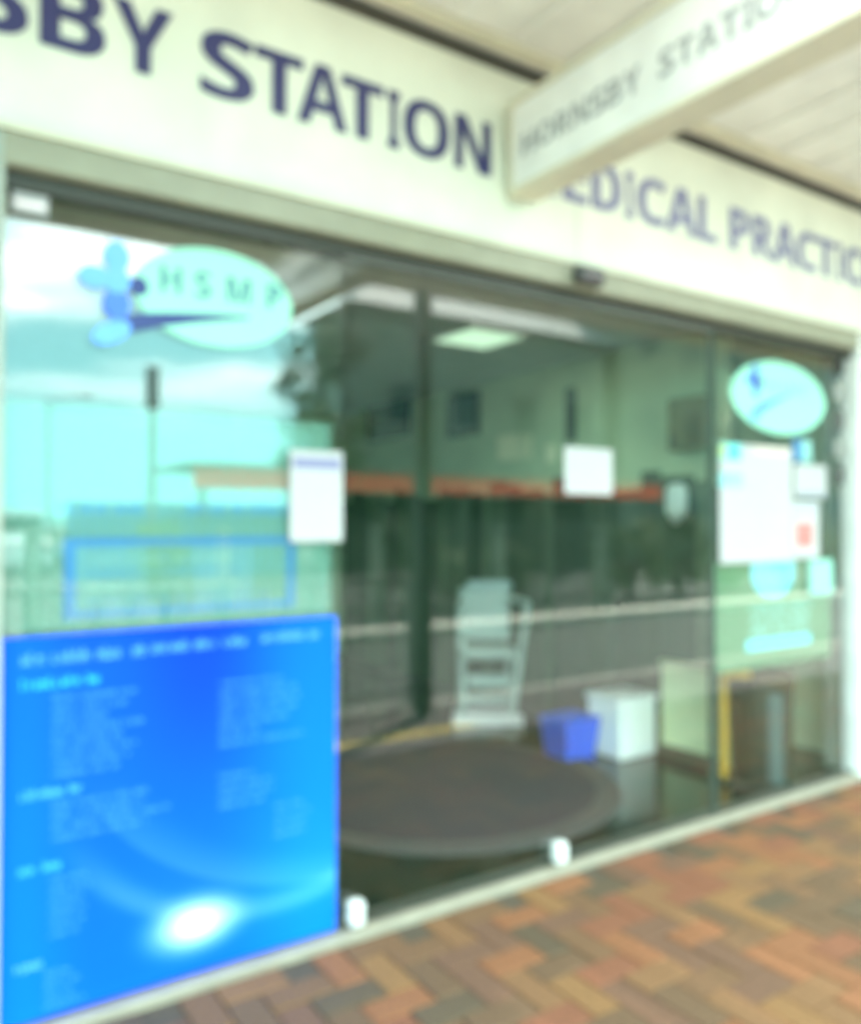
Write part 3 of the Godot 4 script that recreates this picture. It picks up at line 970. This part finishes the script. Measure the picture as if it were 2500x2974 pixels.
# ------------------------------------------------------------------ the street that the glass mirrors
func make_street() -> void:
	# guard fence along the kerb
	for k in 3:
		var f := thing("guard_fence", ["galvanised pedestrian guard fence panel at the kerb, next to the awning post", "galvanised pedestrian guard fence panel at the kerb, middle of the run", "galvanised pedestrian guard fence panel at the kerb, far end of the run"][k], "fence", Vector3(1.72 - 2.02 * k, 0, 3.08), "guard fence panels along the kerb")
		for x in [0.0, 2.0]:
			bxo("post", Vector3(x - 0.025, 0.0, -0.025), Vector3(x + 0.025, 1.1, 0.025), M.galv, f, 0.004)
		bxo("rail", Vector3(0.026, 1.05, -0.02), Vector3(1.974, 1.09, 0.02), M.galv, f, 0.004)
		bxo("rail", Vector3(0.026, 0.12, -0.02), Vector3(1.974, 0.16, 0.02), M.galv, f, 0.004)
		for i in 17:
			var st := start()
			var x := 0.11 + 0.11 * i
			tube(st, Vector3(x, 0.16, 0), Vector3(x, 1.05, 0), 0.009, 0.009, 6, false)
			obj("bar", st, M.galv, f)
	# lamp posts
	lamp_post(Vector3(4.94, -0.02, 15.3), 4.9, 0.07, "grey pole with a dark cylindrical head across the road", true)
	lamp_post(Vector3(4.6, -0.02, 26.0), 5.5, 0.05, "thin grey street lamp with a bracket arm far across the car park", false)
	# low shelter with red fascia
	var s := thing("platform_shelter", "long low shelter with a brick red fascia across the road", "shelter", Vector3(6.5, -0.02, 17.3))
	bxo("fascia", Vector3(0, 2.44, 0), Vector3(17, 2.98, 0.08), mat(0.92, 0.12, 0.06, 0.6, 0.4, noise_soft, 2.0), s)
	bxo("roof", Vector3(-0.1, 2.985, -0.1), Vector3(17.1, 3.06, 3.2), mat(0.15, 0.17, 0.15), s)
	for i in 7:
		bxo("post", Vector3(0.3 + 2.7 * i, 0, 0.4), Vector3(0.42 + 2.7 * i, 2.438, 0.52), mat(0.10, 0.13, 0.11), s)
	bxo("rear_wall", Vector3(4.6, 0, 2.9), Vector3(17, 2.5, 3.0), mat(0.02, 0.027, 0.017), s)
	# blue hoarding behind
	var h := thing("site_hoarding", "bright blue board hoarding behind the shelter", "hoarding", Vector3(4.4, -0.02, 21.5))
	for i in 4:
		bxo("panel", Vector3(1.7 * i, 0, 0), Vector3(1.7 * i + 1.69, 2.12, 0.05), mat(0.06, 0.28, 0.62, 0.6), h)
	# two storey building
	building()
	# trees
	tree("street_tree", "dense dark upright tree left of the grey building", Vector3(11.6, -0.02, 20.6), 9.3, 1.75, 5)
	palisade()
	var sh := tree("verge_shrub", "bright yellow green shrub at the foot of the grey pole", Vector3(5.0, -0.02, 15.0), 1.7, 0.55, 8, [0.20, 0.32, 0.04])
	sh.set_meta("category", "shrub")
	car("parked_van", "white van parked end on beyond the road", "van", Vector3(3.7, -0.02, 27), 0.0, [0.75, 0.78, 0.74], 2.1)
	car("parked_car", "blue car parked beside the white van", "car", Vector3(6.1, -0.02, 26.0), 0.0, [0.05, 0.2, 0.5], 1.5)


func palisade() -> void:
	var f := thing("palisade_fence", "short dark green palisade fence behind the far kerb", "fence", Vector3(1.5, -0.02, 8.1))
	var dark := mat(0.035, 0.05, 0.038, 0.5)
	var pale := mat(0.50, 0.58, 0.48, 0.6)
	for y in [0.22, 1.35]:
		bxo("rail", Vector3(0, y, 0), Vector3(9.9, y + 0.05, 0.04), dark, f)
	var st := start()
	for i in 71:
		bx(st, Vector3(0.14 * i, 0.05, -0.012), Vector3(0.14 * i + 0.05, 1.62, -0.001))
	obj("pales", st, dark, f).set_meta("kind", "stuff")
	for i in 5:
		bxo("post", Vector3(2.4 * i, 0, 0.041), Vector3(2.4 * i + 0.12, 1.5, 0.14), pale, f)
	var names := ["rounded shrub nearest the palisade fence end", "low spreading shrub beside the rounded one", "tall narrow dark shrub behind the far kerb", "loose open shrub behind the far kerb", "broad shrub in the middle of the row", "small pale leaved shrub between two dark ones", "tall dark shrub with a bare stem", "wide low shrub near the far end", "upright shrub near the far end", "last shrub at the far right of the row"]
	for i in 10:
		var h: float = [1.7, 1.2, 2.1, 1.6, 1.9, 1.1, 2.2, 1.3, 1.8, 1.9][i]
		var t: float = [1.0, 1.5, 0.7, 1.3, 0.9, 2.2, 0.7, 1.4, 1.0, 0.8][i]
		var s := tree("verge_shrub", names[i], Vector3(7.2 + 1.75 * i, -0.02, 8.7 + 0.25 * (i % 3)), h, [0.8, 0.95, 0.6, 0.9, 0.95, 0.7, 0.7, 1.0, 0.75, 0.9][i], 40 + i, [0.06 * t, 0.085 * t, 0.035 * t], 1600)
		s.set_meta("category", "shrub")
		s.set_meta("group", "shrubs behind the far kerb")


func lamp_post(at: Vector3, h: float, r: float, label: String, drum: bool) -> void:
	var l := thing("lamp_post", label, "lamp post", at)
	var grey := mat(0.22, 0.25, 0.25, 0.5)
	var st := start()
	tube(st, Vector3.ZERO, Vector3(0, h, 0), r * 1.2, r * 0.8, 14)
	obj("pole", st, grey, l)
	st = start()
	if drum:
		tube(st, Vector3(0, h - 0.85, 0), Vector3(0, h + 0.02, 0), 0.15, 0.15, 18)
	else:
		tube(st, Vector3(0, h, 0), Vector3(0.9, h + 0.25, 0), 0.03, 0.03, 8)
		box(st, Vector3(1.1, h + 0.26, 0), Vector3(0.5, 0.1, 0.22), 0.03)
	obj("lamp_head", st, grey, l)


func building() -> void:
	var b := thing("office_building", "two storey grey green building behind the shelter, with a hipped roof", "building", Vector3(13.6, -0.02, 23.5))
	block(b, 0.9, 13.4, 9.5, 1.4, mat(0.17, 0.215, 0.18, 0.8, 0.3, noise_soft, 3.0), 4)
	b = thing("apartment_building", "taller grey green block standing right of the hipped roof building", "building", Vector3(27.5, -0.02, 23.0))
	block(b, 0.0, 60.0, 13.6, 0.6, mat(0.15, 0.19, 0.15, 0.8, 0.3, noise_soft, 3.0), 12)


func block(b: Node3D, x0: float, x1: float, h: float, rise: float, wall: Material, count: int) -> void:
	bxo("wall", Vector3(x0, 0, 0), Vector3(x1, h, 3.4), wall, b)
	var st := start()
	var y := h + 0.001
	var a := [Vector3(x0 - 0.6, y, -0.6), Vector3(x1 + 0.4, y, -0.6), Vector3(x1 + 0.4, y, 4.0), Vector3(x0 - 0.6, y, 4.0)]
	var t := [Vector3(x0 + 1.4, y + rise, 1.2), Vector3(x1 - 1.4, y + rise, 1.2), Vector3(x1 - 1.4, y + rise, 2.2), Vector3(x0 + 1.4, y + rise, 2.2)]
	poly(st, a, Vector3.DOWN)
	poly(st, t, Vector3.UP)
	for i in 4:
		var k := (i + 1) % 4
		poly(st, [a[i], a[k], t[k], t[i]], (a[i] + a[k]) / 2 - Vector3((x0 + x1) / 2, h - 1, 1.7))
	obj("roof", st, mat(0.24, 0.28, 0.27, 0.6), b)
	for row in int(h / 3.9):
		for i in count:
			var x := x0 + 1.2 + 3.0 * i
			y = 1.4 + 3.9 * row
			var w := bxo("window", Vector3(x, y, -0.06), Vector3(x + 1.4, y + 1.7, 0.02), mat(0.22, 0.25, 0.22), b)
			bxo("window_glass", Vector3(x + 0.08, y + 0.08, -0.075), Vector3(x + 1.32, y + 1.62, -0.061), mat(0.02, 0.025, 0.03, 0.1), w)


func tree(called: String, label: String, at: Vector3, h: float, r: float, seed_: int, tint := [0.045, 0.075, 0.03], leaves := 3600) -> Node3D:
	var t := thing(called, label, "tree", at)
	rng.seed = seed_
	var st := start()
	tube(st, Vector3.ZERO, Vector3(0.1, h * 0.45, 0), r * 0.08, r * 0.05, 10)
	for i in 6:
		var a := TAU * i / 6.0
		tube(st, Vector3(0.1, h * (0.25 + 0.03 * i), 0), Vector3(cos(a) * r * 0.6, h * 0.62, sin(a) * r * 0.6), r * 0.035, r * 0.012, 6)
	obj("trunk", st, M.trunk, t)
	var clumps := []
	for i in 22:
		var v := Vector3(rng.randf_range(-1, 1), rng.randf_range(-1, 1), rng.randf_range(-1, 1))
		if v.length() > 1.0:
			v = v.normalized()
		clumps.append([Vector3(v.x * r * 0.75, h * 0.56 + v.y * h * 0.36, v.z * r * 0.75), r * rng.randf_range(0.3, 0.5)])
	st = start()
	for i in leaves:
		var c: Array = clumps[rng.randi() % clumps.size()]
		var v := Vector3(rng.randfn(), rng.randfn(), rng.randfn()).normalized() * pow(rng.randf(), 0.4)
		var p: Vector3 = c[0] + v * c[1]
		p.y = minf(p.y, h)
		var n := (v + Vector3(rng.randfn(), rng.randfn() + 0.5, rng.randfn()) * 0.6).normalized()
		var u := n.cross(Vector3(rng.randfn(), rng.randfn(), rng.randfn())).normalized()
		var w := n.cross(u)
		var s := maxf(r * 0.065, 0.11 if h > 4.0 else 0.0) * rng.randf_range(0.7, 1.3)
		var k := rng.randf_range(0.7, 1.35)
		st.set_color(Color(tint[0] * k, tint[1] * k, tint[2] * k))
		poly(st, [p - u * s, p + w * s * 0.5, p + u * s, p - w * s * 0.5], n)
	var m := mat(1, 1, 1, 0.6, 0.4)
	m.vertex_color_use_as_albedo = true
	obj("crown", st, m, t).set_meta("kind", "stuff")
	return t


func car(called: String, label: String, category: String, at: Vector3, turn: float, col: Array, h: float) -> void:
	var c := thing(called, label, category, at)
	c.rotation.y = turn
	var paint := mat(col[0], col[1], col[2], 0.3)
	var glass := mat(0.02, 0.025, 0.03, 0.08)
	var st := start()
	box(st, Vector3(0, 0.2 + h * 0.22, 0), Vector3(1.78, h * 0.42, 4.3), 0.12)
	obj("body", st, paint, c)
	st = start()
	frustum(st, Vector3(0, 0.2 + h * 0.40, 0.25), 1.68, 3.0, 1.4, 2.0 if h < 1.8 else 2.8, h * 0.45)
	obj("cabin", st, paint, c)
	bxo("rear_window", Vector3(-0.6, 0.28 + h * 0.5, -1.29), Vector3(0.6, 0.2 + h * 0.76, -1.24), glass, c)
	for x in [-0.85, 0.85]:
		for z in [-1.35, 1.35]:
			st = start()
			tube(st, Vector3(x - 0.09, 0.32, z), Vector3(x + 0.09, 0.32, z), 0.32, 0.32, 20)
			obj("wheel", st, M.dark, c)
		bxo("tail_light", Vector3(x * 0.85 - 0.1, 0.75, -2.17), Vector3(x * 0.85 + 0.1, 0.9, -2.13), mat(0.4, 0.03, 0.02, 0.3), c)
	bxo("number_plate", Vector3(-0.25, 0.5, -2.165), Vector3(0.25, 0.61, -2.145), M.white, c)
